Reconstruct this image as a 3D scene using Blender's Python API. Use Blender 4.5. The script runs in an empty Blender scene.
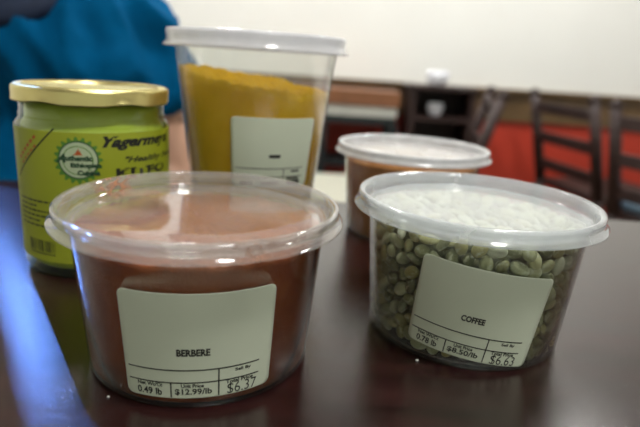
import bpy, bmesh, math, random
import numpy as np
from mathutils import Vector, Matrix, Euler

random.seed(7)
rng = np.random.default_rng(7)
sc = bpy.context.scene
COL = sc.collection
T = 0.75                      # height of the table top above the floor
PI = math.pi
R = math.radians

# ------------------------------------------------------------------ camera
cam_d = bpy.data.cameras.new('camera')
cam = bpy.data.objects.new('camera', cam_d)
COL.objects.link(cam)
p_, r_ = 0.2772, 0.0649
fw = Vector((0, math.cos(p_), -math.sin(p_)))
rt = Vector((1, 0, 0)); up = rt.cross(fw)
rt2 = rt * math.cos(r_) + up * math.sin(r_)
up2 = -rt * math.sin(r_) + up * math.cos(r_)
cam.matrix_world = Matrix(((rt2.x, up2.x, -fw.x, 0), (rt2.y, up2.y, -fw.y, 0),
                           (rt2.z, up2.z, -fw.z, T + 0.1260), (0, 0, 0, 1)))
cam_d.sensor_width = 36
cam_d.lens = 546.1 / 640 * 36
cam_d.clip_start = 0.01
cam_d.dof.use_dof = True
cam_d.dof.focus_distance = 0.218
cam_d.dof.aperture_fstop = 7.8
sc.camera = cam

# ------------------------------------------------------------------ world, exposure
w = bpy.data.worlds.new('world'); sc.world = w
w.use_nodes = True
w.node_tree.nodes['Background'].inputs[0].default_value = (0.80, 0.84, 0.72, 1)
w.node_tree.nodes['Background'].inputs[1].default_value = 0.55
sc.view_settings.view_transform = 'Standard'
sc.view_settings.look = 'None'
sc.view_settings.exposure = 0.0
sc.view_settings.gamma = 1.0
sc.view_settings.use_curve_mapping = False
sc.cycles.transparent_max_bounces = 32
sc.cycles.max_bounces = 10
LAMP_E = 132.0                 # ceiling lamps
sun_d = bpy.data.lights.new('sun', 'SUN')     # low daylight through the gap between the added curtains
sun_d.energy = 1.6; sun_d.color = (0.14, 0.31, 1.0); sun_d.angle = R(0.35)
sun = bpy.data.objects.new('sun', sun_d); COL.objects.link(sun)
SUN_DIR = Vector((0.575, -0.818, -math.tan(R(28)))).normalized()
sun.rotation_euler = SUN_DIR.to_track_quat('-Z', 'Y').to_euler()

# ------------------------------------------------------------------ helpers
def link(o, parent=None):
    COL.objects.link(o)
    if parent is not None:
        o.parent = parent
    return o

def tag(o, label=None, cat=None, group=None, kind=None):
    if label: o['label'] = label
    if cat: o['category'] = cat
    if group: o['group'] = group
    if kind: o['kind'] = kind
    return o

def empty(name, loc, rz=0):
    o = bpy.data.objects.new(name, None)
    o.location = loc; o.rotation_euler = (0, 0, rz)
    o.empty_display_size = 0.02
    return link(o)

def mesh_obj(name, verts, faces, mat, parent=None, smooth=True):
    me = bpy.data.meshes.new(name)
    me.from_pydata([tuple(v) for v in verts], [], faces)
    me.update()
    if smooth:
        me.polygons.foreach_set('use_smooth', [True] * len(me.polygons))
    if mat: me.materials.append(mat)
    return link(bpy.data.objects.new(name, me), parent)

def bm_obj(name, bm, mat, parent=None, smooth=False):
    me = bpy.data.meshes.new(name)
    bm.to_mesh(me); bm.free()
    if smooth:
        me.polygons.foreach_set('use_smooth', [True] * len(me.polygons))
    if mat: me.materials.append(mat)
    return link(bpy.data.objects.new(name, me), parent)

def lathe(profile, segs=96, closed=True):
    """profile: list of (r, z); a closed loop when closed."""
    V, F = [], []
    n = len(profile)
    idx = []
    for (r, z) in profile:
        if r < 1e-7:
            idx.append([len(V)] * segs); V.append((0, 0, z))
        else:
            b = len(V)
            for k in range(segs):
                a = 2 * PI * k / segs
                V.append((r * math.cos(a), r * math.sin(a), z))
            idx.append(list(range(b, b + segs)))
    for i in range(n if closed else n - 1):
        A, B = idx[i], idx[(i + 1) % n]
        for k in range(segs):
            k2 = (k + 1) % segs
            q = [A[k], A[k2], B[k2], B[k]]
            u = []
            for x in q:
                if x not in u: u.append(x)
            if len(u) >= 3: F.append(u)
    return V, F

def box(bm, x0, x1, y0, y1, z0, z1, bevel=0.0):
    b2 = bmesh.new()
    vs = [b2.verts.new(c) for c in ((x0, y0, z0), (x1, y0, z0), (x1, y1, z0), (x0, y1, z0),
                                    (x0, y0, z1), (x1, y0, z1), (x1, y1, z1), (x0, y1, z1))]
    for f in ((0, 3, 2, 1), (4, 5, 6, 7), (0, 1, 5, 4), (1, 2, 6, 5), (2, 3, 7, 6), (3, 0, 4, 7)):
        b2.faces.new([vs[i] for i in f])
    if bevel:
        bmesh.ops.bevel(b2, geom=b2.edges[:], offset=bevel, segments=3, profile=0.6, affect='EDGES')
    merge(bm, b2)

def merge(bm, b2, M=None):
    if M is not None: b2.transform(M)
    me = bpy.data.meshes.new('tmp'); b2.to_mesh(me); b2.free()
    bm.from_mesh(me); bpy.data.meshes.remove(me)

def bar(bm, a, b, ra, rb=None, segs=12, sy=1.0):
    """tapered round bar from a to b"""
    a, b = Vector(a), Vector(b); rb = ra if rb is None else rb
    d = b - a
    b2 = bmesh.new()
    bmesh.ops.create_cone(b2, cap_ends=True, segments=segs, radius1=ra, radius2=rb, depth=d.length)
    if sy != 1.0: b2.transform(Matrix.Diagonal((1, sy, 1, 1)))
    q = Vector((0, 0, 1)).rotation_difference(d.normalized())
    merge(bm, b2, Matrix.Translation((a + b) / 2) @ q.to_matrix().to_4x4())

def ball(bm, c, r, rot=None, segs=20):
    b2 = bmesh.new()
    bmesh.ops.create_uvsphere(b2, u_segments=segs, v_segments=segs * 2 // 3, radius=1)
    M = Matrix.Translation(c)
    if rot is not None: M = M @ Euler(rot).to_matrix().to_4x4()
    r = (r, r, r) if not hasattr(r, '__len__') else r
    merge(bm, b2, M @ Matrix.Diagonal((*r, 1)))

# ------------------------------------------------------------------ materials
def new_mat(name):
    m = bpy.data.materials.new(name); m.use_nodes = True
    nt = m.node_tree
    return m, nt, nt.nodes['Principled BSDF'], nt.nodes['Material Output']

def solid(name, col, rough=0.5, metal=0.0, spec=0.5, var=0.0, scale=20.0, bump=0.0, bscale=None, bdist=0.001, coat=0.0):
    m, nt, b, out = new_mat(name)
    b.inputs['Roughness'].default_value = rough
    b.inputs['Metallic'].default_value = metal
    b.inputs['Specular IOR Level'].default_value = spec
    b.inputs['Coat Weight'].default_value = coat
    b.inputs['Coat Roughness'].default_value = 0.08
    tc = nt.nodes.new('ShaderNodeTexCoord')
    n = nt.nodes.new('ShaderNodeTexNoise'); n.inputs['Scale'].default_value = scale; n.inputs['Detail'].default_value = 4
    nt.links.new(tc.outputs['Object'], n.inputs['Vector'])
    r = nt.nodes.new('ShaderNodeValToRGB')
    r.color_ramp.elements[0].position = 0.3; r.color_ramp.elements[1].position = 0.7
    r.color_ramp.elements[0].color = (*[c * (1 - var) for c in col], 1)
    r.color_ramp.elements[1].color = (*[min(1, c * (1 + var)) for c in col], 1)
    nt.links.new(n.outputs['Fac'], r.inputs[0]); nt.links.new(r.outputs[0], b.inputs['Base Color'])
    if bump:
        n2 = nt.nodes.new('ShaderNodeTexNoise'); n2.inputs['Scale'].default_value = bscale or scale; n2.inputs['Detail'].default_value = 5
        nt.links.new(tc.outputs['Object'], n2.inputs['Vector'])
        bp = nt.nodes.new('ShaderNodeBump'); bp.inputs['Strength'].default_value = bump; bp.inputs['Distance'].default_value = bdist
        nt.links.new(n2.outputs['Fac'], bp.inputs['Height']); nt.links.new(bp.outputs[0], b.inputs['Normal'])
    return m

def emit(name, col, strength):
    m, nt, b, out = new_mat(name)
    b.inputs['Base Color'].default_value = (*col, 1)
    b.inputs['Emission Color'].default_value = (*col, 1)
    b.inputs['Emission Strength'].default_value = strength
    return m

def plastic(name, haze=0.05, hcol=(0.85, 0.87, 0.88), tint=(0.97, 0.98, 0.97), rough=0.06, ior=1.45, dust=None, dust_amt=0.0, hazevar=0.0, dust_spots=(), rim=None):
    """thin clear plastic: see-through + milky haze + Fresnel gloss, with optional powder clinging to it"""
    m, nt, b, out = new_mat(name)
    nt.nodes.remove(b)
    L = nt.links.new
    tr = nt.nodes.new('ShaderNodeBsdfTransparent'); tr.inputs[0].default_value = (*tint, 1)
    df = nt.nodes.new('ShaderNodeBsdfDiffuse'); df.inputs[0].default_value = (*hcol, 1)
    tl = nt.nodes.new('ShaderNodeBsdfTranslucent'); tl.inputs[0].default_value = (*hcol, 1)
    mx = nt.nodes.new('ShaderNodeMixShader'); mx.inputs[0].default_value = 0.4
    L(df.outputs[0], mx.inputs[1]); L(tl.outputs[0], mx.inputs[2])
    base = nt.nodes.new('ShaderNodeMixShader'); base.inputs[0].default_value = haze
    L(tr.outputs[0], base.inputs[1]); L(mx.outputs[0], base.inputs[2])
    tc = nt.nodes.new('ShaderNodeTexCoord')
    if hazevar:
        n = nt.nodes.new('ShaderNodeTexNoise'); n.inputs['Scale'].default_value = 45; n.inputs['Detail'].default_value = 5
        L(tc.outputs['Object'], n.inputs['Vector'])
        mr = nt.nodes.new('ShaderNodeMapRange'); mr.inputs[1].default_value = 0.35; mr.inputs[2].default_value = 0.65
        mr.inputs[3].default_value = haze - hazevar; mr.inputs[4].default_value = haze + hazevar
        L(n.outputs['Fac'], mr.inputs[0]); L(mr.outputs[0], base.inputs[0])
    if rim is not None:          # the moulded rim is frosted, the flat middle clearer
        sx = nt.nodes.new('ShaderNodeSeparateXYZ'); L(tc.outputs['Object'], sx.inputs[0])
        cx = nt.nodes.new('ShaderNodeCombineXYZ'); L(sx.outputs[0], cx.inputs[0]); L(sx.outputs[1], cx.inputs[1])
        ln = nt.nodes.new('ShaderNodeVectorMath'); ln.operation = 'LENGTH'; L(cx.outputs[0], ln.inputs[0])
        rm = nt.nodes.new('ShaderNodeMapRange'); rm.inputs[1].default_value = 0.0528; rm.inputs[2].default_value = 0.0538
        rm.inputs[3].default_value = 0; rm.inputs[4].default_value = rim
        L(ln.outputs['Value'], rm.inputs[0])
        ad0 = nt.nodes.new('ShaderNodeMath'); ad0.operation = 'ADD'; ad0.use_clamp = True
        L(mr.outputs[0], ad0.inputs[0]); L(rm.outputs[0], ad0.inputs[1]); L(ad0.outputs[0], base.inputs[0])
    cur = base
    if dust:
        dd = nt.nodes.new('ShaderNodeBsdfDiffuse'); dd.inputs[0].default_value = (*dust, 1)
        n = nt.nodes.new('ShaderNodeTexNoise'); n.inputs['Scale'].default_value = 60; n.inputs['Detail'].default_value = 8; n.inputs['Roughness'].default_value = 0.7
        L(tc.outputs['Object'], n.inputs['Vector'])
        mr = nt.nodes.new('ShaderNodeMapRange'); mr.inputs[1].default_value = 0.6; mr.inputs[2].default_value = 0.75
        mr.inputs[3].default_value = dust_amt * 0.5; mr.inputs[4].default_value = min(1, dust_amt * 2)
        L(n.outputs['Fac'], mr.inputs[0])
        fac = mr.outputs[0]
        for (sx, sy, sr, amt) in dust_spots:
            vm = nt.nodes.new('ShaderNodeVectorMath'); vm.operation = 'DISTANCE'
            L(tc.outputs['Object'], vm.inputs[0]); vm.inputs[1].default_value = (sx, sy, 0.063)
            m2 = nt.nodes.new('ShaderNodeMapRange'); m2.inputs[1].default_value = 0; m2.inputs[2].default_value = sr
            m2.inputs[3].default_value = amt; m2.inputs[4].default_value = 0
            L(vm.outputs['Value'], m2.inputs[0])
            n3 = nt.nodes.new('ShaderNodeTexNoise'); n3.inputs['Scale'].default_value = 330; n3.inputs['Detail'].default_value = 4
            L(tc.outputs['Object'], n3.inputs['Vector'])
            m3 = nt.nodes.new('ShaderNodeMapRange'); m3.inputs[1].default_value = 0.45; m3.inputs[2].default_value = 0.6
            L(n3.outputs['Fac'], m3.inputs[0])
            mu = nt.nodes.new('ShaderNodeMath'); mu.operation = 'MULTIPLY'; L(m2.outputs[0], mu.inputs[0]); L(m3.outputs[0], mu.inputs[1])
            ad = nt.nodes.new('ShaderNodeMath'); ad.operation = 'ADD'; ad.use_clamp = True
            L(fac, ad.inputs[0]); L(mu.outputs[0], ad.inputs[1]); fac = ad.outputs[0]
        md = nt.nodes.new('ShaderNodeMixShader'); L(fac, md.inputs[0])
        L(base.outputs[0], md.inputs[1]); L(dd.outputs[0], md.inputs[2])
        cur = md
    gl = nt.nodes.new('ShaderNodeBsdfGlossy'); gl.inputs['Roughness'].default_value = rough
    gl.inputs[0].default_value = (1, 1, 1, 1)
    fr = nt.nodes.new('ShaderNodeFresnel')
    ge = nt.nodes.new('ShaderNodeNewGeometry')
    mi = nt.nodes.new('ShaderNodeMapRange'); mi.inputs[3].default_value = ior; mi.inputs[4].default_value = 1 / ior
    L(ge.outputs['Backfacing'], mi.inputs[0]); L(mi.outputs[0], fr.inputs[0])   # same reflectance from either face
    fin = nt.nodes.new('ShaderNodeMixShader')
    L(fr.outputs[0], fin.inputs[0]); L(cur.outputs[0], fin.inputs[1]); L(gl.outputs[0], fin.inputs[2])
    L(fin.outputs[0], out.inputs[0])
    return m

M = {}
M['wall'] = solid('cream_paint', (0.87, 0.87, 0.83), 0.9, var=0.02, scale=3)
M['ceiling'] = solid('ceiling_paint', (0.16, 0.14, 0.11), 0.9, var=0.02)
M['floor'] = solid('brown_floor', (0.22, 0.14, 0.09), 0.4, var=0.2, scale=6)
M['red'] = solid('red_paint', (0.46, 0.036, 0.015), 0.55, var=0.08, scale=4)
M['rail'] = solid('olive_brown_wood', (0.13, 0.075, 0.03), 0.35, var=0.25, scale=9)
M['darkwood'] = solid('dark_wood', (0.026, 0.010, 0.008), 0.55, var=0.3, scale=14, coat=0.08)
M['brownwood'] = solid('brown_board', (0.22, 0.09, 0.04), 0.4, var=0.2, scale=12)
M['blackmetal'] = solid('black_metal', (0.012, 0.016, 0.018), 0.45)
M['pale'] = solid('pale_laminate', (0.46, 0.45, 0.37), 0.45, var=0.05, scale=8)
M['palegrey'] = solid('pale_grey_laminate', (0.5, 0.5, 0.45), 0.4, var=0.05)
M['cushion'] = solid('blue_grey_vinyl', (0.16, 0.26, 0.36), 0.6, var=0.1)
M['ceramic'] = solid('white_ceramic', (0.86, 0.87, 0.93), 0.25, var=0.02)
M['window_glass'] = plastic('window_glass', haze=0.0, rough=0.02)
M['beam_curtain'] = solid('beige_curtain', (0.5, 0.45, 0.36), 0.9, var=0.05)
M['skin'] = solid('skin', (0.62, 0.36, 0.25), 0.5, var=0.06, scale=30)
M['hair'] = solid('black_hair', (0.012, 0.010, 0.009), 0.5, var=0.3, scale=90)
M['shirt'] = solid('blue_cloth', (0.000, 0.088, 0.22), 0.9, spec=0.05, var=0.12, scale=25, bump=0.2, bscale=300)
M['navy'] = solid('navy_cloth', (0.008, 0.018, 0.05), 0.8, var=0.15, scale=40)
M['eye'] = solid('eye_white', (0.8, 0.8, 0.78), 0.2)
M['lip'] = solid('lip', (0.45, 0.17, 0.13), 0.5)
M['label'] = solid('label_paper', (0.70, 0.76, 0.60), 0.55, var=0.015, scale=60)
M['ink'] = solid('black_ink', (0.012, 0.013, 0.012), 0.5)
M['speck'] = solid('white_crumb', (0.8, 0.8, 0.75), 0.7)
M['body'] = plastic('clear_plastic', haze=0.02, rough=0.07)
M['body_tall'] = plastic('clear_plastic_tall', haze=0.03, rough=0.1)
M['lid'] = plastic('milky_plastic', haze=0.30, hazevar=0.03, rim=0.0, rough=0.08, hcol=(0.86, 0.89, 0.93))
M['lid_dusty'] = plastic('milky_plastic_dusted', haze=0.11, hazevar=0.04, rim=0.05, rough=0.06, hcol=(0.86, 0.88, 0.9),
                         dust=(0.46, 0.22, 0.12), dust_amt=0.10,
                         dust_spots=((-0.045, 0.026, 0.014, 1.0), (-0.026, 0.022, 0.012, 0.9), (-0.022, 0.039, 0.008, 0.6), (0.048, 0.010, 0.009, 0.5), (0.03, -0.052, 0.014, 0.5)))
M['lid_white'] = plastic('milky_plastic_white', haze=0.7, hazevar=0.05, rough=0.12, hcol=(0.9, 0.9, 0.93))
M['lid_tan'] = plastic('milky_plastic_tan', haze=0.46, hazevar=0.1, rim=0.15, rough=0.16, hcol=(0.86, 0.87, 0.9), dust=(0.6, 0.42, 0.22), dust_amt=0.06)
M['glass'] = plastic('jar_glass', haze=0.02, tint=(0.90, 0.95, 0.84), rough=0.03, ior=1.5)

def powder(name, col, dark, light):
    m, nt, b, out = new_mat(name)
    L = nt.links.new
    tc = nt.nodes.new('ShaderNodeTexCoord')
    n = nt.nodes.new('ShaderNodeTexNoise'); n.inputs['Scale'].default_value = 70; n.inputs['Detail'].default_value = 9; n.inputs['Roughness'].default_value = 0.65
    L(tc.outputs['Object'], n.inputs['Vector'])
    r = nt.nodes.new('ShaderNodeValToRGB')
    r.color_ramp.elements[0].position = 0.3; r.color_ramp.elements[0].color = (*dark, 1)
    r.color_ramp.elements[1].position = 0.72; r.color_ramp.elements[1].color = (*light, 1)
    e = r.color_ramp.elements.new(0.5); e.color = (*col, 1)
    L(n.outputs['Fac'], r.inputs[0]); L(r.outputs[0], b.inputs['Base Color'])
    b.inputs['Roughness'].default_value = 0.95; b.inputs['Specular IOR Level'].default_value = 0.1
    n2 = nt.nodes.new('ShaderNodeTexNoise'); n2.inputs['Scale'].default_value = 900; n2.inputs['Detail'].default_value = 4
    L(tc.outputs['Object'], n2.inputs['Vector'])
    bp = nt.nodes.new('ShaderNodeBump'); bp.inputs['Strength'].default_value = 0.5; bp.inputs['Distance'].default_value = 0.0006
    L(n2.outputs['Fac'], bp.inputs['Height']); L(bp.outputs[0], b.inputs['Normal'])
    return m
M['berbere'] = powder('red_spice', (0.30, 0.075, 0.020), (0.23, 0.052, 0.015), (0.38, 0.11, 0.028))
M['turmeric'] = powder('yellow_spice', (0.88, 0.53, 0.014), (0.80, 0.47, 0.010), (0.93, 0.60, 0.03))
M['brownspice'] = powder('tan_spice', (0.46, 0.20, 0.065), (0.38, 0.16, 0.05), (0.55, 0.27, 0.09))
M['butter'] = solid('green_yellow_butter', (0.56, 0.60, 0.07), 0.5, var=0.08, scale=40)
M['jar_label'] = solid('green_yellow_label', (0.36, 0.41, 0.022), 0.45, var=0.05, scale=25)
M['gold'] = solid('gold_metal', (0.78, 0.68, 0.28), 0.33, metal=0.9, var=0.04, scale=30)
M['green_ink'] = solid('green_ink', (0.09, 0.25, 0.03), 0.5)
M['dkgreen_ink'] = solid('dark_green_ink', (0.02, 0.07, 0.03), 0.5)
M['palegreen_ink'] = solid('pale_green_ink', (0.50, 0.60, 0.38), 0.5)
M['red_ink'] = solid('red_ink', (0.50, 0.10, 0.02), 0.5)

# table: dark polished wood with a fine speckle in the varnish
def table_mat():
    m, nt, b, out = new_mat('dark_polished_wood')
    L = nt.links.new
    tc = nt.nodes.new('ShaderNodeTexCoord')
    mp = nt.nodes.new('ShaderNodeMapping'); mp.inputs['Scale'].default_value = (2.5, 14, 8); mp.inputs['Rotation'].default_value = (0, 0, 0.5)
    L(tc.outputs['Object'], mp.inputs[0])
    n = nt.nodes.new('ShaderNodeTexNoise'); n.inputs['Scale'].default_value = 7; n.inputs['Detail'].default_value = 7
    L(mp.outputs[0], n.inputs['Vector'])
    r = nt.nodes.new('ShaderNodeValToRGB')
    r.color_ramp.elements[0].position = 0.35; r.color_ramp.elements[0].color = (0.012, 0.004, 0.004, 1)
    r.color_ramp.elements[1].position = 0.7; r.color_ramp.elements[1].color = (0.030, 0.009, 0.009, 1)
    L(n.outputs['Fac'], r.inputs[0]); L(r.outputs[0], b.inputs['Base Color'])
    b.inputs['Roughness'].default_value = 0.15
    b.inputs['IOR'].default_value = 1.9
    n2 = nt.nodes.new('ShaderNodeTexNoise'); n2.inputs['Scale'].default_value = 2400; n2.inputs['Detail'].default_value = 1
    L(tc.outputs['Object'], n2.inputs['Vector'])
    bp = nt.nodes.new('ShaderNodeBump'); bp.inputs['Strength'].default_value = 0.34; bp.inputs['Distance'].default_value = 0.00018
    L(n2.outputs['Fac'], bp.inputs['Height']); L(bp.outputs[0], b.inputs['Normal'])
    return m
M['table'] = table_mat()

def bean_mat(name):
    m, nt, b, out = new_mat(name)
    L = nt.links.new
    oi = nt.nodes.new('ShaderNodeObjectInfo')
    tc = nt.nodes.new('ShaderNodeTexCoord')
    r = nt.nodes.new('ShaderNodeValToRGB')
    cols = [(0.0, (0.13, 0.135, 0.06)), (0.25, (0.32, 0.33, 0.16)), (0.5, (0.55, 0.57, 0.35)), (0.7, (0.42, 0.38, 0.14)), (0.85, (0.26, 0.28, 0.15)), (1.0, (0.74, 0.77, 0.58))]
    r.color_ramp.elements[0].color = (*cols[0][1], 1); r.color_ramp.elements[1].color = (*cols[-1][1], 1)
    for p, c in cols[1:-1]:
        e = r.color_ramp.elements.new(p); e.color = (*c, 1)
    L(oi.outputs['Random'], r.inputs[0])
    n = nt.nodes.new('ShaderNodeTexNoise'); n.inputs['Scale'].default_value = 420; n.inputs['Detail'].default_value = 5
    L(tc.outputs['Object'], n.inputs['Vector'])
    mr = nt.nodes.new('ShaderNodeMapRange'); mr.inputs[1].default_value = 0.52; mr.inputs[2].default_value = 0.68; mr.inputs[4].default_value = 0.55
    L(n.outputs['Fac'], mr.inputs[0])
    mx = nt.nodes.new('ShaderNodeMixRGB'); mx.inputs[2].default_value = (0.675, 0.702, 0.54, 1)
    L(mr.outputs[0], mx.inputs[0]); L(r.outputs[0], mx.inputs[1]); L(mx.outputs[0], b.inputs['Base Color'])
    b.inputs['Roughness'].default_value = 0.5
    return m
M['bean'] = bean_mat('green_coffee')
M['bean_mass'] = solid('green_coffee_mass', (0.26, 0.26, 0.14), 0.6, var=0.35, scale=60)

# ------------------------------------------------------------------ room shell
YW = 2.7; XL, XR = -1.65, 2.9; YB = -2.4; ZC = 2.6
def slab(name, x0, x1, y0, y1, z0, z1, mat):
    bm = bmesh.new(); box(bm, x0, x1, y0, y1, z0, z1)
    return tag(bm_obj(name, bm, mat), kind='structure')
slab('floor', XL - .1, XR + .1, YB, YW + .1, -0.1, 0, M['floor'])
slab('ceiling', XL - .1, XR + .1, YB, YW + .1, ZC, ZC + .1, M['ceiling'])
slab('wall_back', XL - .1, XR + .1, YW, YW + .1, 0, ZC, M['wall'])
slab('wall_right', XR, XR + .1, YB, YW, 0, ZC, M['wall'])
# left wall with a window hole
WY0, WY1, WZ0, WZ1 = 1.85, 2.67, 1.4, 2.48
bm = bmesh.new()
box(bm, XL - .1, XL, YB, WY0, 0, ZC); box(bm, XL - .1, XL, WY1, YW, 0, ZC)
box(bm, XL - .1, XL, WY0, WY1, 0, WZ0); box(bm, XL - .1, XL, WY0, WY1, WZ1, ZC)
tag(bm_obj('wall_left', bm, M['wall']), kind='structure')
win = tag(empty('window_1', (XL - .05, (WY0 + WY1) / 2, WZ0)), kind='structure')
bm = bmesh.new()
hw = (WY1 - WY0) / 2; hz = WZ1 - WZ0
box(bm, -.03, .06, -hw, -hw + .05, 0, hz); box(bm, -.03, .06, hw - .05, hw, 0, hz)
box(bm, -.03, .06, -hw + .05, hw - .05, 0, .05); box(bm, -.03, .06, -hw + .05, hw - .05, hz - .05, hz)
bm_obj('window_frame', bm, M['ceramic'], win)
bm = bmesh.new(); box(bm, -.03, -.024, -hw + .05, hw - .05, .05, hz - .05)
bm_obj('pane', bm, M['window_glass'], win)
def beam_curtain(y0, y1, label):  # unseen drapes, added to narrow the daylight to a streak on the table
    V, F = [], []
    n = max(8, int((y1 - y0) / .012))
    for side in (0, 1):
        for z in (1.3, 2.54):
            for i in range(n + 1):
                V.append((XL + .075 + .018 * math.sin(i * 1.1) * min(1, i / 4, (n - i) / 4) + side * .004, y0 + (y1 - y0) * i / n, z))
    m = n + 1
    for i in range(n):
        F += [(i, i + 1, m + i + 1, m + i), (2 * m + i, 3 * m + i, 3 * m + i + 1, 2 * m + i + 1),
              (i, 2 * m + i, 2 * m + i + 1, i + 1), (m + i, m + i + 1, 3 * m + i + 1, 3 * m + i)]
    F += [(0, m, 3 * m, 2 * m), (n, 2 * m + n, 3 * m + n, m + n)]
    tag(mesh_obj('beam_curtain', V, F, M['beam_curtain']), label, 'beam_curtain', 'unseen curtains added to shape the daylight')
beam_curtain(1.78, 2.268, 'wide unseen drape added at the side window to trim the daylight beam')
beam_curtain(2.42, 2.68, 'narrow unseen drape added in the window corner to trim the daylight beam')
# red wainscot and its wooden rail
slab('wall_wainscot', XL, XR, YW - .015, YW, 0, 0.64, M['red'])
bm = bmesh.new(); box(bm, XL, XR, YW - .03, YW, 0.64, 0.772); box(bm, XL, XR, YW - .055, YW, 0.772, 0.79, 0.006)
tag(bm_obj('trim_1', bm, M['rail']), kind='structure')
bm = bmesh.new(); box(bm, XL, XR, YW - .03, YW - .015, 0, 0.1)
tag(bm_obj('baseboard_back', bm, M['darkwood']), kind='structure')

# ceiling lamps
lamp_mat = emit('lamp_diffuser', (1.0, 0.995, 0.96), LAMP_E)
def ceiling_lamp(x, y, rad, label):
    t = tag(empty('ceiling_lamp', (x, y, ZC)), label, 'ceiling lamp', 'round ceiling lamps')
    V, F = lathe([(0, 0), (rad + .02, 0), (rad + .02, -.04), (rad, -.04), (rad, -.015), (0, -.015)], 48)
    mesh_obj('frame', V, F, M['ceramic'], t)
    V, F = lathe([(0, -.02), (rad - .002, -.02), (rad - .002, -.035), (0, -.045)], 48)
    mesh_obj('diffuser', V, F, lamp_mat, t)
ceiling_lamp(-0.55, 1.75, 0.16, 'round ceiling lamp above the person in blue')
ceiling_lamp(0.95, 1.75, 0.16, 'round ceiling lamp above the dark chairs')
ceiling_lamp(0.45, -0.25, 0.155, 'round fill lamp added on the ceiling to brighten the tub fronts')  # unseen fill lamp, added to lighten the tub fronts more with depth

# ------------------------------------------------------------------ the table
tb = tag(empty('dining_table', (0.1, 0.05, 0)), 'dark polished wood table carrying the food tubs and the jar', 'table')
bm = bmesh.new(); box(bm, -0.95, 0.95, -0.43, 0.438, T - 0.03, T, 0.003)
bm_obj('table_top', bm, M['table'], tb)
bm = bmesh.new(); box(bm, -0.86, 0.86, -0.36, 0.36, T - .10, T - .031)
bm_obj('apron', bm, M['darkwood'], tb)
for sx in (-1, 1):
    for sy in (-1, 1):
        bm = bmesh.new(); bar(bm, (sx * .86, sy * .36, 0), (sx * .86, sy * .36, T - .031), .02, .03)
        bm_obj('leg', bm, M['darkwood'], tb)

# ------------------------------------------------------------------ background furniture
def ladder_chair(name, label, loc, rz, seat_mat, group='dark ladder-back chairs by the red wall'):
    """faces +y in its own frame; the back leans towards -y"""
    t = tag(empty(name, loc, rz), label, 'chair', group)
    def post(z):  # y of the rear post
        return -.19 - max(0, z - .43) * .27 - max(0, .43 - z) * -.0 
    for s in (-1, 1):
        bm = bmesh.new()
        bar(bm, (s * .19, -.21, 0), (s * .19, post(.43), .43), .019, .023)
        bar(bm, (s * .19, post(.42), .42), (s * .19, post(.79), .79), .023, .019)
        ball(bm, (s * .19, post(.79), .79), .021, segs=12)
        bm_obj('leg', bm, M['darkwood'], t, True)
        bm = bmesh.new(); bar(bm, (s * .19, .19, 0), (s * .19, .19, .425), .016, .02)
        bm_obj('leg', bm, M['darkwood'], t, True)
        bm = bmesh.new(); bar(bm, (s * .19, -.2, .2), (s * .19, .19, .2), .01)
        bm_obj('stretcher', bm, M['darkwood'], t, True)
    bm = bmesh.new()
    for z in (.50, .615, .735):
        box(bm, -.185, .185, post(z) - .009, post(z) + .009, z - .022, z + .022, .004)
    bm_obj('backrest', bm, M['darkwood'], t)
    bm = bmesh.new(); box(bm, -.205, .205, -.18, .21, .40, .43, .006)
    bm_obj('seat', bm, M['darkwood'], t)
    if seat_mat:
        bm = bmesh.new(); box(bm, -.195, .195, -.16, .20, .431, .465, .012)
        bm_obj('seat_cushion', bm, seat_mat, t, True)
    return t
# rear-post position is rotated into place
ladder_chair('dining_chair', 'dark ladder-back chair turned left, by the rack', (0.345, 2.145, 0), R(80), None)
ladder_chair('dining_chair', 'dark ladder-back chair turned right, standing alone before the red wall', (1.19, 2.24, 0), R(-78), None)
ladder_chair('dining_chair', 'dark ladder-back chair with a blue-grey seat cushion at the picture edge', (1.265, 1.74, 0), R(-66), M['cushion'])

# low console with brown top on a black frame
cs = tag(empty('console_table', (0.09, 2.5, 0)), 'console table with brown top and black frame against the red wall', 'console table')
bm = bmesh.new(); box(bm, -.42, .22, -.13, .13, .69, .755, .004); bm_obj('table_top', bm, M['brownwood'], cs)
bm = bmesh.new(); box(bm, -.40, .21, -.125, .125, .645, .689, .002); bm_obj('drawer_panel', bm, M['palegrey'], cs)
bm = bmesh.new()
box(bm, -.40, .21, -.125, .125, .612, .644); bm_obj('apron', bm, M['blackmetal'], cs)
for x in (-.385, -.105, .20):
    for y in (-.105, .105):
        bm = bmesh.new(); box(bm, x - .022, x + .022, y - .015, y + .015, 0, .611); bm_obj('leg', bm, M['blackmetal'], cs)
bm = bmesh.new(); box(bm, -.362, -.128, -.1, .1, .42, .45); box(bm, -.082, .177, -.1, .1, .42, .45)
bm_obj('shelf', bm, M['blackmetal'], cs)
# pale bench in front of it
bn = tag(empty('bench', (0.05, 1.67, 0)), 'low bench with a pale seat between the dark table and the console', 'bench')
bm = bmesh.new(); box(bm, -.35, .42, -.26, .26, .44, .48, .008); bm_obj('seat', bm, M['pale'], bn)
for sx in (-.31, .38):
    for sy in (-.21, .21):
        bm = bmesh.new(); bar(bm, (sx, sy, 0), (sx, sy, .439), .018, .022); bm_obj('leg', bm, M['blackmetal'], bn, True)
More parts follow.
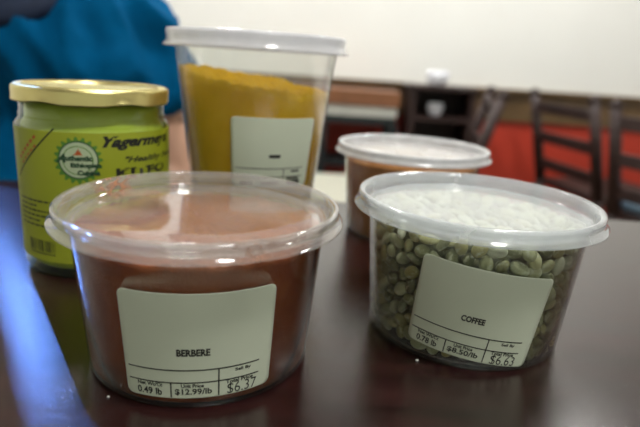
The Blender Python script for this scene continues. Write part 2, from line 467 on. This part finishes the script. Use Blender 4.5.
# dark wooden rack with two white cups
rk = tag(empty('shelf_rack', (0.50, 2.53, 0)), 'dark wooden rack with white cups on its shelves', 'rack')
for s in (-1, 1):
    bm = bmesh.new(); box(bm, s * .13 - .012, s * .13 + .012, -.12, .12, 0, .77); bm_obj('side_panel', bm, M['darkwood'], rk)
bm = bmesh.new(); box(bm, -.15, .15, -.13, .13, .771, .79, .004); bm_obj('top', bm, M['darkwood'], rk)
bm = bmesh.new(); box(bm, -.117, .117, -.12, .1, .64, .66); bm_obj('shelf', bm, M['darkwood'], rk)
bm = bmesh.new(); box(bm, -.117, .117, -.12, .1, .32, .34); bm_obj('shelf', bm, M['darkwood'], rk)
bm = bmesh.new(); box(bm, -.117, .117, .101, .119, 0, .77); bm_obj('back_panel', bm, M['darkwood'], rk)
def cup(x, y, z, r, h, label):
    V, F = lathe([(0, 0), (r * .7, 0), (r * .8, h * .12), (r, h * .6), (r * .98, h), (r * .9, h), (r * .9, h * .6), (r * .65, h * .15), (0, h * .12)], 32)
    o = mesh_obj('cup', V, F, M['ceramic']); o.location = (x, y, z)
    tag(o, label, 'cup', 'white cups on the dark rack')
cup(0.475, 2.47, .791, .05, .062, 'white cup on top of the dark rack')
cup(0.48, 2.47, .661, .036, .055, 'smaller white cup inside the dark rack on its upper shelf')

# ------------------------------------------------------------------ the person
PX, PY = -0.453, 0.90
per = None
def body_mesh():
    bm = bmesh.new()
    def cone(a, b, ra, rb): 
        bar(bm, a, b, ra, rb, 20); ball(bm, a, ra, segs=16); ball(bm, b, rb, segs=16)
    ball(bm, (0, 0, .56), (.15, .11, .13)); ball(bm, (0, -.01, .70), (.125, .085, .14))
    ball(bm, (0, -.01, .83), (.13, .08, .13)); ball(bm, (0, 0, .91), (.13, .06, .045))
    cone((0, 0, .93), (0, -.03, 1.05), .06, .054)
    # head
    ball(bm, (0, -.045, 1.165), (.076, .096, .112)); ball(bm, (0, -.075, 1.105), (.055, .062, .055))
    ball(bm, (0, -.143, 1.145), (.014, .018, .024)); ball(bm, (0, -.138, 1.16), (.009, .012, .03))
    for s in (-1, 1):
        ball(bm, (s * .078, -.035, 1.15), (.010, .022, .034))
        # arm: shoulder, elbow, wrist, hand on the lap
        sh = (s * .142, .0, .895); el = (s * .200, .02, .665); wr = (s * .08, -.20, .605)
        cone(sh, el, .038, .046); cone(el, wr, .045, .027)
        pal = (s * .045, -.265, .60)
        cone(wr, pal, .028, .030)
        for k, ln in enumerate((.068, .078, .073, .056)):
            b0 = Vector(pal) + Vector((s * (.024 - .016 * k), -.015 - .003 * (k == 1), .004))
            d1 = Vector((-s * .35, -.85, -.12)).normalized(); d2 = Vector((-s * .35, -.6, -.7)).normalized()
            m1 = b0 + d1 * ln * .55; m2 = m1 + d2 * ln * .45
            cone(b0, m1, .0088, .0082); cone(m1, m2, .0082, .0070)
        t0 = Vector(wr) + Vector((-s * .03, -.02, .008)); t1 = t0 + Vector((-s * .025, -.03, -.004)); t2 = t1 + Vector((-s * .006, -.03, -.006))
        cone(t0, t1, .011, .0098); cone(t1, t2, .0098, .008)
        # leg
        cone((s * .09, 0, .535), (s * .12, -.40, .54), .082, .056); cone((s * .12, -.40, .52), (s * .12, -.36, .10), .055, .036)
        cone((s * .12, -.35, .05), (s * .13, -.50, .035), .036, .03)
    return bm
per = bm_obj('person', body_mesh(), M['skin'], None, True)
per.location = (PX, PY, 0)
def remesh(o, vox, it=4, fac=.5):
    m = o.modifiers.new('remesh', 'REMESH'); m.mode = 'VOXEL'; m.voxel_size = vox; m.use_smooth_shade = True
    s = o.modifiers.new('smooth', 'SMOOTH'); s.iterations = it; s.factor = fac
remesh(per, .005, 3)
tag(per, 'person in a blue short-sleeved shirt sitting behind the green jar', 'person')
bm = bmesh.new()
def cone(a, b, ra, rb):
    bar(bm, a, b, ra, rb, 20); ball(bm, a, ra, segs=16); ball(bm, b, rb, segs=16)
ball(bm, (0, 0, .585), (.185, .145, .11)); ball(bm, (0, -.02, .70), (.172, .135, .15)); ball(bm, (0, -.02, .83), (.182, .135, .15))
ball(bm, (0, 0, .90), (.165, .095, .072)); ball(bm, (0, -.005, .965), (.098, .080, .062)); ball(bm, (0, -.02, .93), (.13, .09, .05))
for s in (-1, 1):
    bar(bm, (s * .138, 0, .89), (s * .180, .015, .79), .062, .060, 24); ball(bm, (s * .138, 0, .888), .062)
sh = bm_obj('shirt', bm, M['shirt'], per, True)
remesh(sh, .008, 6)
# cloth folds: bake the smooth shell, then crease it with long slanting ridges
dg = bpy.context.evaluated_depsgraph_get(); dg.update()
me = bpy.data.meshes.new_from_object(sh.evaluated_get(dg))
sh.modifiers.clear(); sh.data = me
nrm = [v.normal.copy() for v in me.vertices]
from mathutils import noise as mno
for v, n in zip(me.vertices, nrm):
    c = v.co; side = abs(c.x)
    q = Vector((c.x * 17 + (c.z - .8) * 6 * (1 if c.x > 0 else -1), c.y * 9, c.z * 5.5))
    q += .55 * Vector((mno.noise(c * 9), mno.noise(c * 9 + Vector((5, 2, 1))), 0))
    r = 1 - abs(mno.noise(q)) * 2.4; r2 = mno.noise(c * 14 + Vector((3, 1, 7)))
    v.co = c + n * (.026 * r + .006 * r2 - .004)
me.update(); me.polygons.foreach_set('use_smooth', [True] * len(me.polygons))
V, F = [], []
for i in range(48):       # neckband, dropping at the front
    a = 2 * PI * i / 48
    for j in range(10):
        b = 2 * PI * j / 10
        rr = 1 + .017 / .08 * math.cos(b)
        x = .074 * math.cos(a) * rr; y = .085 * math.sin(a) * rr - .03
        V.append((x, y - .034, .950 + .5 * (y + .03) + .020 * math.sin(b)))
for i in range(48):
    for j in range(10):
        F.append((i * 10 + j, ((i + 1) % 48) * 10 + j, ((i + 1) % 48) * 10 + (j + 1) % 10, i * 10 + (j + 1) % 10))
mesh_obj('collar', V, F, M['navy'], per)
bm = bmesh.new()
ball(bm, (0, -.02, 1.20), (.086, .098, .088)); ball(bm, (0, .01, 1.15), (.082, .075, .085))
hr = bm_obj('hair', bm, M['hair'], per, True); remesh(hr, .006, 3)
bm = bmesh.new(); bar(bm, (-.022, -.134, 1.105), (.022, -.134, 1.105), .006, .006); bm_obj('mouth', bm, M['lip'], per, True)
for s in (-1, 1):
    bm = bmesh.new(); ball(bm, (s * .03, -.126, 1.165), (.013, .01, .008), segs=12)
    e = bm_obj('eye', bm, M['eye'], per, True)
    bm = bmesh.new(); ball(bm, (s * .03, -.134, 1.165), (.006, .004, .006), segs=10)
    bm_obj('iris', bm, M['hair'], e, True)
bm = bmesh.new()
ball(bm, (0, .01, .55), (.175, .135, .115))
def cone(a, b, ra, rb):
    bar(bm, a, b, ra, rb, 20); ball(bm, a, ra, segs=16); ball(bm, b, rb, segs=16)
for s in (-1, 1):
    cone((s * .09, 0, .537), (s * .12, -.40, .54), .092, .066); cone((s * .12, -.40, .52), (s * .12, -.36, .11), .064, .05)
tr = bm_obj('trousers', bm, M['navy'], per, True); remesh(tr, .01, 3)
ladder_chair('dining_chair', 'dark chair the person in the blue shirt sits on', (PX, PY + .08, 0), PI, None, None)

# ------------------------------------------------------------------ printing on curved surfaces
class Print:
    """flat ink shapes in label millimetres"""
    def __init__(self): self.V, self.F = [], []
    def text(self, s, x, y, w, h, shear=0.0, bold=0.0, rot=0.0, clip=None):
        """text stretched to fill a w x h box whose lower-left corner is x, y"""
        cu = bpy.data.curves.new('t', 'FONT'); cu.body = s; cu.size = 10; cu.resolution_u = 3; cu.shear = shear; cu.offset = bold
        ob = bpy.data.objects.new('t', cu)
        me = bpy.data.meshes.new_from_object(ob)
        P = np.array([v.co[:2] for v in me.vertices])
        lo, hi = P.min(0), P.max(0)
        P = (P - lo) / (hi - lo) * [w, h]
        if clip is not None: P[:, 1] = np.maximum(P[:, 1], clip - y)
        c, sn = math.cos(rot), math.sin(rot)
        P = P @ np.array([[c, sn], [-sn, c]]) + [x, y]
        b = len(self.V); self.V += [tuple(p) for p in P]
        self.F += [[b + i for i in f.vertices] for f in me.polygons]
        bpy.data.meshes.remove(me); bpy.data.objects.remove(ob); bpy.data.curves.remove(cu)
    def line(self, x0, y0, x1, y1, t):
        n = max(1, int(math.hypot(x1 - x0, y1 - y0) / 1.2))
        d = Vector((x1 - x0, y1 - y0)).normalized(); nx, ny = -d.y * t / 2, d.x * t / 2
        b = len(self.V)
        for i in range(n + 1):
            x = x0 + (x1 - x0) * i / n; y = y0 + (y1 - y0) * i / n
            self.V += [(x + nx, y + ny), (x - nx, y - ny)]
        for i in range(n): self.F.append([b + 2 * i, b + 2 * i + 1, b + 2 * i + 3, b + 2 * i + 2])
    def ring(self, x, y, rx, ry, t, n=48):
        b = len(self.V)
        for i in range(n):
            a = 2 * PI * i / n
            self.V += [(x + rx * math.cos(a), y + ry * math.sin(a)), (x + (rx - t) * math.cos(a), y + (ry - t) * math.sin(a))]
        for i in range(n):
            j = (i + 1) % n; self.F.append([b + 2 * i, b + 2 * j, b + 2 * j + 1, b + 2 * i + 1])
    def disc(self, x, y, rad, n=64):
        """rad(a, t) -> radius at angle a for ring t in 0..1"""
        b = len(self.V); K = 8
        for k in range(1, K + 1):
            for i in range(n):
                a = 2 * PI * i / n; rx, ry = rad(i)
                self.V.append((x + rx * k / K * math.cos(a), y + ry * k / K * math.sin(a)))
        c = len(self.V); self.V.append((x, y))
        for i in range(n):
            j = (i + 1) % n
            self.F.append([c, b + i, b + j])
            for k in range(K - 1):
                self.F.append([b + k * n + i, b + (k + 1) * n + i, b + (k + 1) * n + j, b + k * n + j])
    def build(self, name, mat, parent, wrap, off):
        return mesh_obj(name, [wrap(x, y, off) for x, y in self.V], self.F, mat, parent)

def cone_wrap(cu, ch, rot, r0, h0, r1, h1, rm=48.0):
    c, s = math.cos(rot), math.sin(rot)
    def f(x, y, off):
        u = cu + c * x - s * y; h = ch + s * x + c * y
        th = u / rm; r = r0 + (h - h0) * (r1 - r0) / (h1 - h0) + off
        return (r * math.sin(th) * .001, -r * math.cos(th) * .001, h * .001)
    return f

def paper(name, W, H, rad, mat, parent, wrap, thick=.12, base=.03, nx=28, ny=16):
    """rounded sticker of real thickness following a curved wall"""
    def hwidth(y):
        d = H / 2 - abs(y)
        return W / 2 - (rad - math.sqrt(max(0, rad * rad - (rad - d) ** 2)) if d < rad else 0)
    ys = [-H / 2, -H / 2 + rad * .12, -H / 2 + rad * .35, -H / 2 + rad * .7] + list(np.linspace(-H / 2 + rad, H / 2 - rad, ny)) + \
         [H / 2 - rad * .7, H / 2 - rad * .35, H / 2 - rad * .12, H / 2]
    n = nx + 1; V, F = [], []
    for off in (base + thick, base):
        for y in ys:
            for i in range(n): V.append(wrap((2 * i / nx - 1) * hwidth(y), y, off))
    m = len(ys); q = n * m
    for j in range(m - 1):
        for i in range(nx):
            a = j * n + i
            F.append((a, a + 1, a + n + 1, a + n)); F.append((q + a, q + a + n, q + a + n + 1, q + a + 1))
    for j in range(m - 1):
        F.append((j * n, (j + 1) * n, q + (j + 1) * n, q + j * n)); a = j * n + nx; F.append((a, q + a, q + a + n, a + n))
    for i in range(nx):
        F.append((i, q + i, q + i + 1, i + 1)); a = (m - 1) * n + i; F.append((a, a + 1, q + a + 1, q + a))
    return mesh_obj(name, V, F, mat, parent)

def price_print(name, weight, unit, total):
    p = Print()
    p.line(-26.3, -9.3, 22.5, -9.3, .5); p.line(-26.3, -14.6, 22.5, -14.6, .5)
    p.line(-10.3, -14.6, -10.3, -20.9, .5); p.line(7.0, -9.3, 7.0, -20.9, .5)
    if name: nw = 1.66 * len(name); p.text(name, -1.9 - nw / 2, -3.4, nw, 2.9, bold=.4)
    p.text('Net Wt/Ct', -23, -16.5, 9.6, 1.6, bold=.3)
    p.text(weight, -23.3, -20.2, 9.6, 3.0, bold=.22)
    p.text('Unit Price', -6.6, -16.7, 8.2, 1.6, bold=.3)
    p.text(unit, -8.9, -20.0, 13.4, 2.9, bold=.22)
    p.text('Sell By', 13.0, -11.9, 6.2, 1.7, bold=.3)
    p.text('Total Price', 9.6, -16.4, 10.6, 1.7, bold=.3)
    p.text(total, 10.2, -21.6, 11.6, 5.2, bold=-.05, clip=-20.9)
    return p

# ------------------------------------------------------------------ the tubs
LID = [(58.5, 60.4), (58.5, 61.2), (57.4, 61.9), (56.4, 62.9), (56.2, 64.2), (56.7, 65.6), (56.6, 66.7), (55.9, 67.25), (54.6, 67.2), (53.6, 66.5),
       (52.8, 63.4), (52.3, 61.6), (51.6, 61.0), (50.4, 61.1), (49.4, 61.9), (48.2, 62.1), (30, 62.15), (0, 62.2),
       (0, 61.6), (30, 61.55), (48.1, 61.5), (49.0, 61.2), (50.0, 60.4), (51.8, 60.3), (52.9, 61.2), (53.4, 63.3), (54.2, 65.9), (55.0, 66.5), (55.8, 66.4),
       (56.0, 65.7), (55.5, 64.3), (55.7, 62.5), (56.9, 61.2), (57.8, 60.4)]
def deli_tub(loc, label, H, rb, body_mat, lid_mat, cu, ch, rot, prt, W=55.5, Hl=42.6, kz=1.0):
    dz = H - 61.4
    t = tag(empty('deli_tub', (loc[0], loc[1], T)), label, 'food tub', 'clear lidded deli tubs')
    top = (51.15, H - 1.6)
    prof = [(0, 1.2), (rb - 4, 1.2), (rb - 3.2, 0.05), (rb - 1.3, 0.05), (rb - .3, .7), (rb, 1.8), top, (52.0, top[1] + .1), (52.0, top[1] + .45),
            (50.4, top[1] + .45), (50.4, top[1] - .6), (rb - .7, 2.2), (rb - 3.5, 1.8), (0, 1.8)]
    V, F = lathe([(r * .001, z * .001) for r, z in prof], 512)
    mesh_obj('body', V, F, body_mat, t)
    V, F = lathe([(r * .001, (60.3 + (z - 60.3) * kz + dz) * .001) for r, z in LID], 256)
    mesh_obj('lid', V, F, lid_mat, t)
    if prt is not None:
        wr = cone_wrap(cu, ch, rot, rb, 1.8, *top)
        lb = paper('label', W, Hl, 2.6, M['label'], t, wr)
        prt.build('printing', M['ink'], lb, wr, .21)
    return t, (rb - .7, 2.2, 50.4, top[1] - .6)

def powder_fill(name, loc, inner, height, mat, label, gap=.12):
    """height(x, y) in mm -> top surface in mm; sides follow the tub wall"""
    r0, h0, r1, h1 = inner
    rad = lambda h: r0 + (h - h0) * (r1 - r0) / (h1 - h0) - gap
    n, K, J = 288, 30, 24
    V, F = [], []
    rings = []
    def ring(fn):
        b = len(V); V.extend(fn(2 * PI * i / n) for i in range(n)); rings.append(b)
    top = []
    for i in range(n):
        a = 2 * PI * i / n; h = height(49 * math.cos(a), 49 * math.sin(a)); top.append(h)
    base = len(V); V.append((0, 0, .0022))
    for j in range(J + 1):
        def fn(a, j=j):
            i = int(round(a / (2 * PI) * n)) % n
            h = h0 + .15 + (top[i] - h0 - .15) * j / J
            r = rad(h); return (r * math.cos(a) * .001, r * math.sin(a) * .001, h * .001)
        ring(fn)
    for k in range(1, K):
        def fn(a, k=k):
            i = int(round(a / (2 * PI) * n)) % n
            r = rad(top[i]) * (1 - k / K); x, y = r * math.cos(a), r * math.sin(a)
            s = min(1, k / 2.0)
            return (x * .001, y * .001, (height(x, y) * s + top[i] * (1 - s)) * .001)
        ring(fn)
    c = len(V); V.append((0, 0, height(0, 0) * .001))
    for i in range(n):
        j = (i + 1) % n
        F.append((base, rings[0] + j, rings[0] + i)); F.append((c, rings[-1] + i, rings[-1] + j))
        for q in range(len(rings) - 1):
            F.append((rings[q] + i, rings[q] + j, rings[q + 1] + j, rings[q + 1] + i))
    o = mesh_obj(name, V, F, mat); o.location = (loc[0], loc[1], T)
    o.cycles.shadow_terminator_geometry_offset = 0.25
    return tag(o, label, 'spice powder', kind='stuff')

from mathutils import noise as mn
def nz(x, y, s, seed=0): return mn.noise(Vector((x * s, y * s, seed)))

B = (-.04887, .2171); C_ = (.0749, .2559); TA = (-.04705, .3648); SM = (.06727, .4141)
t1, inn = deli_tub(B, 'clear lidded tub of dark red spice with a BERBERE price label', 61.4, 46.3, M['body'], M['lid_dusty'], 9.7, 26.2, R(0.8),
                   price_print('BERBERE', '0.49 lb', '$12.99/lb', '$6.37'))
powder_fill('spice_powder', B, inn, lambda x, y: 56.6 + 1.4 * nz(x, y, .09, 1) + 1.3 * nz(x, y, .3, 2) + .9 * nz(x, y, .8, 3), M['berbere'],
            'dark red ground spice filling the tub labelled BERBERE')
t2, inn = deli_tub(C_, 'clear lidded tub of green coffee beans with a COFFEE price label', 61.4, 46.3, M['body'], M['lid'], -6.0, 26.5, R(-7.2),
                   price_print('COFFEE', '0.78 lb', '$8.50/lb', '$6.63'))
inn_c = inn
p = Print()
p.line(-26.3, -9.3, 22.5, -9.3, .5); p.line(-26.3, -14.6, 22.5, -14.6, .5); p.line(-10.3, -14.6, -10.3, -20.9, .5); p.line(7.0, -9.3, 7.0, -20.9, .5)
p.line(-4, -1.6, 3.6, -1.6, 2.0); p.line(13, -11.2, 19.5, -11.2, 1.3); p.line(9.6, -15.8, 20, -15.8, 1.2); p.line(10.2, -18.6, 21, -18.6, 3.4)
p.line(-23, -18.5, -14, -18.5, 2.2); p.line(-8.9, -18.5, 4, -18.5, 2.2)
t3, inn = deli_tub(TA, 'tall clear lidded tub of yellow powder behind the BERBERE tub', 128.9, 37.1, M['body_tall'], M['lid_white'], 19.9, 69.0, R(-.4), p, W=57, kz=1.5)
powder_fill('spice_powder', TA, inn, lambda x, y: 109.2 - .135 * x + .02 * y + 1.8 * nz(x, y, .06, 5) + 1.6 * nz(x, y, .2, 6) + 1.4 * nz(x, y, .5, 7), M['turmeric'],
            'yellow ground spice with a sloping top inside the tall tub')
t4, inn = deli_tub(SM, 'clear lidded tub of tan spice without a label, behind the COFFEE tub', 61.4, 46.3, M['body'], M['lid_tan'], 0, 0, 0, None)
powder_fill('spice_powder', SM, inn, lambda x, y: 55.6 + 1.5 * nz(x, y, .07, 9) + .7 * nz(x, y, .4, 8), M['brownspice'],
            'tan ground spice filling the unlabelled tub behind the coffee')

# ------------------------------------------------------------------ coffee beans
BA = (4.2, 3.1, 2.3)          # half axes in mm
def bean_shape(us, vs, sc_=.001):
    V, F = [], []
    for j in range(1, vs):
        th = PI * j / vs
        for i in range(us):
            ph = 2 * PI * i / us
            # long axis x; flat grooved side towards +z
            x = math.cos(th); rr = math.sin(th); y = rr * math.cos(ph); z = rr * math.sin(ph)
            if z > 0:
                z *= .72
                g = max(0, 1 - abs(y + .12 * math.sin(x * 3)) / .15)
                z -= .38 * g * max(0, 1 - x * x)
            V.append((x * BA[0] * sc_, y * BA[1] * sc_, z * BA[2] * sc_))
    a = len(V); V.append((BA[0] * sc_, 0, 0)); b = len(V); V.append((-BA[0] * sc_, 0, 0))
    for i in range(us):
        k = (i + 1) % us
        F.append((a, i, k)); F.append((b, (vs - 2) * us + k, (vs - 2) * us + i))
        for j in range(vs - 2): F.append((j * us + i, (j + 1) * us + i, (j + 1) * us + k, j * us + k))
    return V, F
r0, h0, r1, h1 = inn_c
rad_in = lambda h: r0 + (h - h0) * (r1 - r0) / (h1 - h0)

def relax(P, wrapw, lo, hi, dmin, it=160):
    """spread points evenly on a strip that wraps round in x"""
    for _ in range(it):
        d = P[:, None] - P[None]
        d[..., 0] -= wrapw * np.round(d[..., 0] / wrapw) if wrapw else 0
        l = np.sqrt((d ** 2).sum(-1)) + 1e-6; np.fill_diagonal(l, 99)
        f = np.clip(dmin - l, 0, None)[..., None] * d / l[..., None]
        P = P + .3 * f.sum(1)
        P[:, 1] = np.clip(P[:, 1], lo, hi)
    return P

def rand_rot(normal, tilt):
    """bean frame whose thin axis lies roughly along the normal"""
    n = Vector(normal).normalized()
    n = (n + Vector(rng.normal(0, tilt, 3))).normalized()
    if rng.random() < .5: n = -n
    t = Vector(rng.normal(0, 1, 3)); x = (t - n * t.dot(n)).normalized(); y = n.cross(x)
    return Matrix((x, y, n)).transposed()
def support(Rm, n):
    return math.sqrt(sum((BA[i] * Rm.col[i].dot(n)) ** 2 for i in range(3)))

single, mass = [], []
Wc = 2 * PI * 46
P = np.column_stack([rng.random(365) * Wc, 4 + rng.random(365) * 52])
P = relax(P, Wc, 4.6, 55.5, 7.4)
camdir = Vector((-C_[0], -C_[1], 0)).normalized()
for (u, h) in P:
    th = u / 46; n = Vector((math.sin(th), -math.cos(th), 0))
    Rm = rand_rot(n, .75)
    s = support(Rm, n)
    zup = support(Rm, Vector((0, 0, 1)))
    h = max(h, 2.4 + zup)
    hh = min(h + zup, 59.6) - zup
    wall = rad_in(hh - zup * .6) - .25
    c = n * (wall - s); c.z = hh
    # behind the label?
    thd = math.degrees(th); thd = thd - 360 if thd > 180 else thd
    uu = math.radians(thd) * 48 + 6; dy = hh - 26.5
    lx = uu * math.cos(R(7.2)) - dy * math.sin(R(7.2)); ly = uu * math.sin(R(7.2)) + dy * math.cos(R(7.2))
    hidden = abs(lx) < 24.5 and abs(ly) < 18
    if n.dot(camdir) > .12 and not hidden: single.append((c, Rm))
    else: mass.append((c, Rm))
n_wall = len(single)
# the top layer, seen through the lid
K = 112
Q = []
while len(Q) < K:
    q = rng.uniform(-45, 45, 2)
    if np.hypot(*q) < 44: Q.append(q)
Q = np.array(Q)
for _ in range(160):
    d = Q[:, None] - Q[None]; l = np.sqrt((d ** 2).sum(-1)) + 1e-6; np.fill_diagonal(l, 99)
    Q = Q + .3 * (np.clip(8.2 - l, 0, None)[..., None] * d / l[..., None]).sum(1)
    rr = np.hypot(*Q.T); k = np.minimum(1, 43.5 / rr); Q = Q * k[:, None]
for q in Q:
    Rm = rand_rot((0, 0, 1), .45); s = support(Rm, Vector((0, 0, 1)))
    c = Vector((q[0], q[1], 59.4 - s - rng.random() * 2.2))
    n = Vector((q[0], q[1], 0)).normalized(); lim = rad_in(55) - .3 - support(Rm, n)
    if np.hypot(*q) > lim: c.x, c.y = n.x * lim, n.y * lim
    single.append((c, Rm))
# second layer behind the wall layer, and one under the top
P2 = np.column_stack([rng.random(300) * Wc, 4 + rng.random(300) * 50]); P2 = relax(P2, Wc, 5.5, 53, 7.8, 100)
for (u, h) in P2:
    th = u / 46; n = Vector((math.sin(th), -math.cos(th), 0)); Rm = rand_rot(n, .5)
    c = n * (rad_in(h) - 9.3 - rng.random() * 1.2); c.z = h; mass.append((c, Rm))
for q in Q:
    Rm = rand_rot((0, 0, 1), .5); c = Vector((q[0] * .92 + rng.normal() * 2, q[1] * .92 + rng.normal() * 2, 52.0 - rng.random() * 2)); mass.append((c, Rm))

V, F = bean_shape(28, 16)
bean_me = bpy.data.meshes.new('coffee_bean'); bean_me.from_pydata(V, [], F); bean_me.update()
bean_me.polygons.foreach_set('use_smooth', [True] * len(bean_me.polygons)); bean_me.materials.append(M['bean'])
proto = bpy.data.objects.new('coffee_bean', bean_me); first = True
for i, (c, Rm) in enumerate(single[:298]):
    o = proto if i == 0 else proto.copy()
    o.matrix_world = Matrix.Translation(Vector((C_[0], C_[1], T)) + c * .001) @ Rm.to_4x4() @ Matrix.Scale(.95 + .1 * rng.random(), 4)
    COL.objects.link(o)
    tag(o, 'green unroasted coffee bean packed in the clear tub labelled COFFEE', 'coffee bean', 'green coffee beans in the tub')
mass += single[298:]
BV, BF = bean_shape(10, 8)
BV = np.array(BV); allV, allF = [], []
for (c, Rm) in mass:
    b = len(allV); Mx = np.array(Rm)
    allV += [tuple(v) for v in BV @ Mx.T + np.array(c) * .001]
    allF += [[b + i for i in f] for f in BF]
core, cf = lathe([(0, .004), (rad_in(4) * .001 - .0165, .004), (rad_in(51) * .001 - .0165, .0495), (0, .0495)], 40)
b = len(allV); allV += core; allF += [[b + i for i in f] for f in cf]
o = mesh_obj('coffee_beans', allV, allF, M['bean_mass']); o.location = (C_[0], C_[1], T)
tag(o, 'mass of green coffee beans deeper inside the tub labelled COFFEE', 'coffee beans', kind='stuff')

# ------------------------------------------------------------------ the jar
JX, JY = -.1344, .3180
jar = tag(empty('glass_jar', (JX, JY, T)), 'green-labelled glass jar with a gold metal lid', 'jar')
rj = 41.5
prof = [(0, 2.0), (33, 2.0), (36, .1), (38.5, .1), (40.6, 1.8), (41.3, 5), (rj, 9), (rj, 79), (41.2, 82), (40.3, 84.2), (39.3, 85.2), (38.9, 86.2), (39.4, 87.0), (39.4, 87.8), (38.7, 88.5),
        (38.7, 98.0), (36.2, 98.0), (36.2, 86), (38.6, 82), (39.4, 79), (39.4, 9), (38.5, 5), (35, 4), (0, 4)]
V, F = lathe([(r * .001, z * .001) for r, z in prof], 96)
mesh_obj('jar_body', V, F, M['glass'], jar)
V, F = [], []
N = 144
rows = [(0, 103.2), (36.0, 103.2), (37.2, 102.5), (38.4, 102.9), (40.2, 103.1), (41.4, 102.2), (41.8, 101.0), (41.8, 96.5), (42.1, 95.4), (42.0, 94.7), (41.2, 94.7), (41.2, 101), (40, 102), (0, 102.2)]
b0 = []
for (r, z) in rows:
    b0.append(len(V))
    for i in range(N if r else 1):
        a = 2 * PI * i / N
        # lugs pressed into the skirt make its lower edge wavy
        zz = z + (1.1 * max(0, math.sin(a * 6)) if 94 < z < 96 and r > 41 else 0); rr = r - (.5 * max(0, math.sin(a * 6)) if z < 97 and r > 41.2 else 0)
        V.append((rr * math.cos(a) * .001, rr * math.sin(a) * .001, zz * .001))
for q in range(len(rows) - 1):
    ra, rb_ = rows[q][0], rows[q + 1][0]
    for i in range(N):
        j = (i + 1) % N
        if ra == 0: F.append((b0[q], b0[q + 1] + i, b0[q + 1] + j))
        elif rb_ == 0: F.append((b0[q] + i, b0[q] + j, b0[q + 1]))
        else: F.append((b0[q] + i, b0[q] + j, b0[q + 1] + j, b0[q + 1] + i))
mesh_obj('lid', V, F, M['gold'], jar)
jw = cone_wrap(0, 0, 0, rj, 0, rj, 80, rj)
deg = rj * PI / 180                                   # mm of arc per degree
jl_wrap = lambda x, y, off: jw(x, y + 44.0, off)
jl = paper('label', 2 * PI * rj * .80, 72, 1.5, M['jar_label'], jar, lambda x, y, off: jw(x + 18 * deg, y + 45.5, off), nx=120)
jl['label'] = 'yellow-green printed label'
def jp(name, mat, p, off=.22): p.build(name, mat, jl, jw, off)
p = Print(); lx, ly = 10.4 * deg, 67.0
p.disc(lx, ly, lambda i: ((12.2, 12.4) if (i // 2) % 2 == 0 else (10.4, 10.6)), 80); jp('emblem_burst', M['green_ink'], p)
p = Print(); p.disc(lx + .2, ly + .3, lambda i: (9.9, 9.9)); jp('emblem_rim', M['dkgreen_ink'], p, .27)
p = Print(); p.disc(lx + .2, ly + .3, lambda i: (9.3, 9.3)); jp('emblem_disc', M['palegreen_ink'], p, .32)
p = Print(); p.ring(lx, ly + .1, 7.6, 7.6, .45); jp('emblem_ring', M['green_ink'], p, .36)
p = Print()
for (dx, hh, ww) in ((0, 3.6, .9), (-1.0, 2.2, .7), (1.1, 2.3, .7)):
    b = len(p.V); p.V += [(lx + dx - ww + .2, ly + 3.2), (lx + dx + ww + .2, ly + 3.2), (lx + dx * .6 + .6, ly + 3.2 + hh)]; p.F.append([b, b + 1, b + 2])
p.line(lx - 2, ly + 3.1, lx + 2.4, ly + 3.1, .5); jp('emblem_flame', M['red_ink'], p, .36)
p = Print()
p.text('A', lx - 11.2, ly - 1.2, 5.2, 4.6, shear=.4, bold=.5)
p.text('uthentic', lx - 6.0, ly - .2, 13.2, 3.0, bold=.55)
p.text('Ethiopian', lx - 3.6, ly - 4.3, 14.8, 3.2, bold=.6)
p.text('Cuisine', lx - .4, ly - 7.8, 11.0, 2.8, bold=.6)
jp('emblem_text', M['dkgreen_ink'], p, .42)
p = Print()
p.text('Yagermeya', 27 * deg, 72.2, 45, 7.6, shear=.45, bold=.45)
p.text('"Healthy New', 43 * deg, 64.4, 42, 4.4, shear=.4, bold=.25)
p.text('KITFO', 36 * deg, 57.6, 34, 5.0, bold=.4)
p.line(-47 * deg, 54.0, -5 * deg, 83.0, .75)
for k in range(6):                                    # small print too fine to read: broken lines
    y = 43.2 - k * 2.75; x = -46 * deg
    while x < -8 * deg - (k in (1, 4)) * 14:
        l = 1.2 + 2.6 * rng.random(); p.line(x, y, min(x + l, -4 * deg), y, .95); x += l + .7
x = -36 * deg
while x < -10 * deg:                                  # barcode
    wd = float(rng.choice([.3, .45, .7, .9])); p.line(x, 21.3, x, 14.8, wd); x += wd + float(rng.choice([.35, .5, .8]))
x = -36 * deg
for k in range(11): p.line(x, 13.6, x + 1.1, 13.6, .9); x += 1.7
jp('printing', M['ink'], p)
p = Print()
for k in range(6):
    a0 = -42 * deg + k * 2.6; p.line(a0 + .5, 65 + k * 2.35, a0 + 2.2, 66.5 + k * 2.35, 1.6)
for k in range(5):
    a0 = -40 * deg + k * 2.6; p.line(a0 + 1.5, 62.6 + k * 2.35, a0 + 3.2, 64.0 + k * 2.35, 1.0)
jp('red_printing', M['red_ink'], p)
V, F = lathe([(0, 4.3), (34.8, 4.3), (38.2, 5.4), (39.1, 9.2), (39.1, 79), (38.0, 82.2), (36.0, 86), (36.0, 93.5), (0, 93.5)], 64)
o = mesh_obj('spiced_butter', [(a * .001, b_ * .001, c * .001) for a, b_, c in V], F, M['butter']); o.location = (JX, JY, T)
tag(o, 'yellow-green spiced butter filling the glass jar', 'butter', kind='stuff')

# ------------------------------------------------------------------ crumbs on the table
for (x, y, r, lab) in ((.047, .215, .0007, 'tiny white crumb on the dark table before the COFFEE tub'), (-.074, .175, .0005, 'tiny white crumb on the dark table left of the BERBERE tub')):
    bm = bmesh.new(); ball(bm, (0, 0, 0), (r, r * .8, r * .7), segs=10)
    o = bm_obj('crumb', bm, M['speck'], None, True); o.location = (x, y, T + r * .7); tag(o, lab, 'crumb')
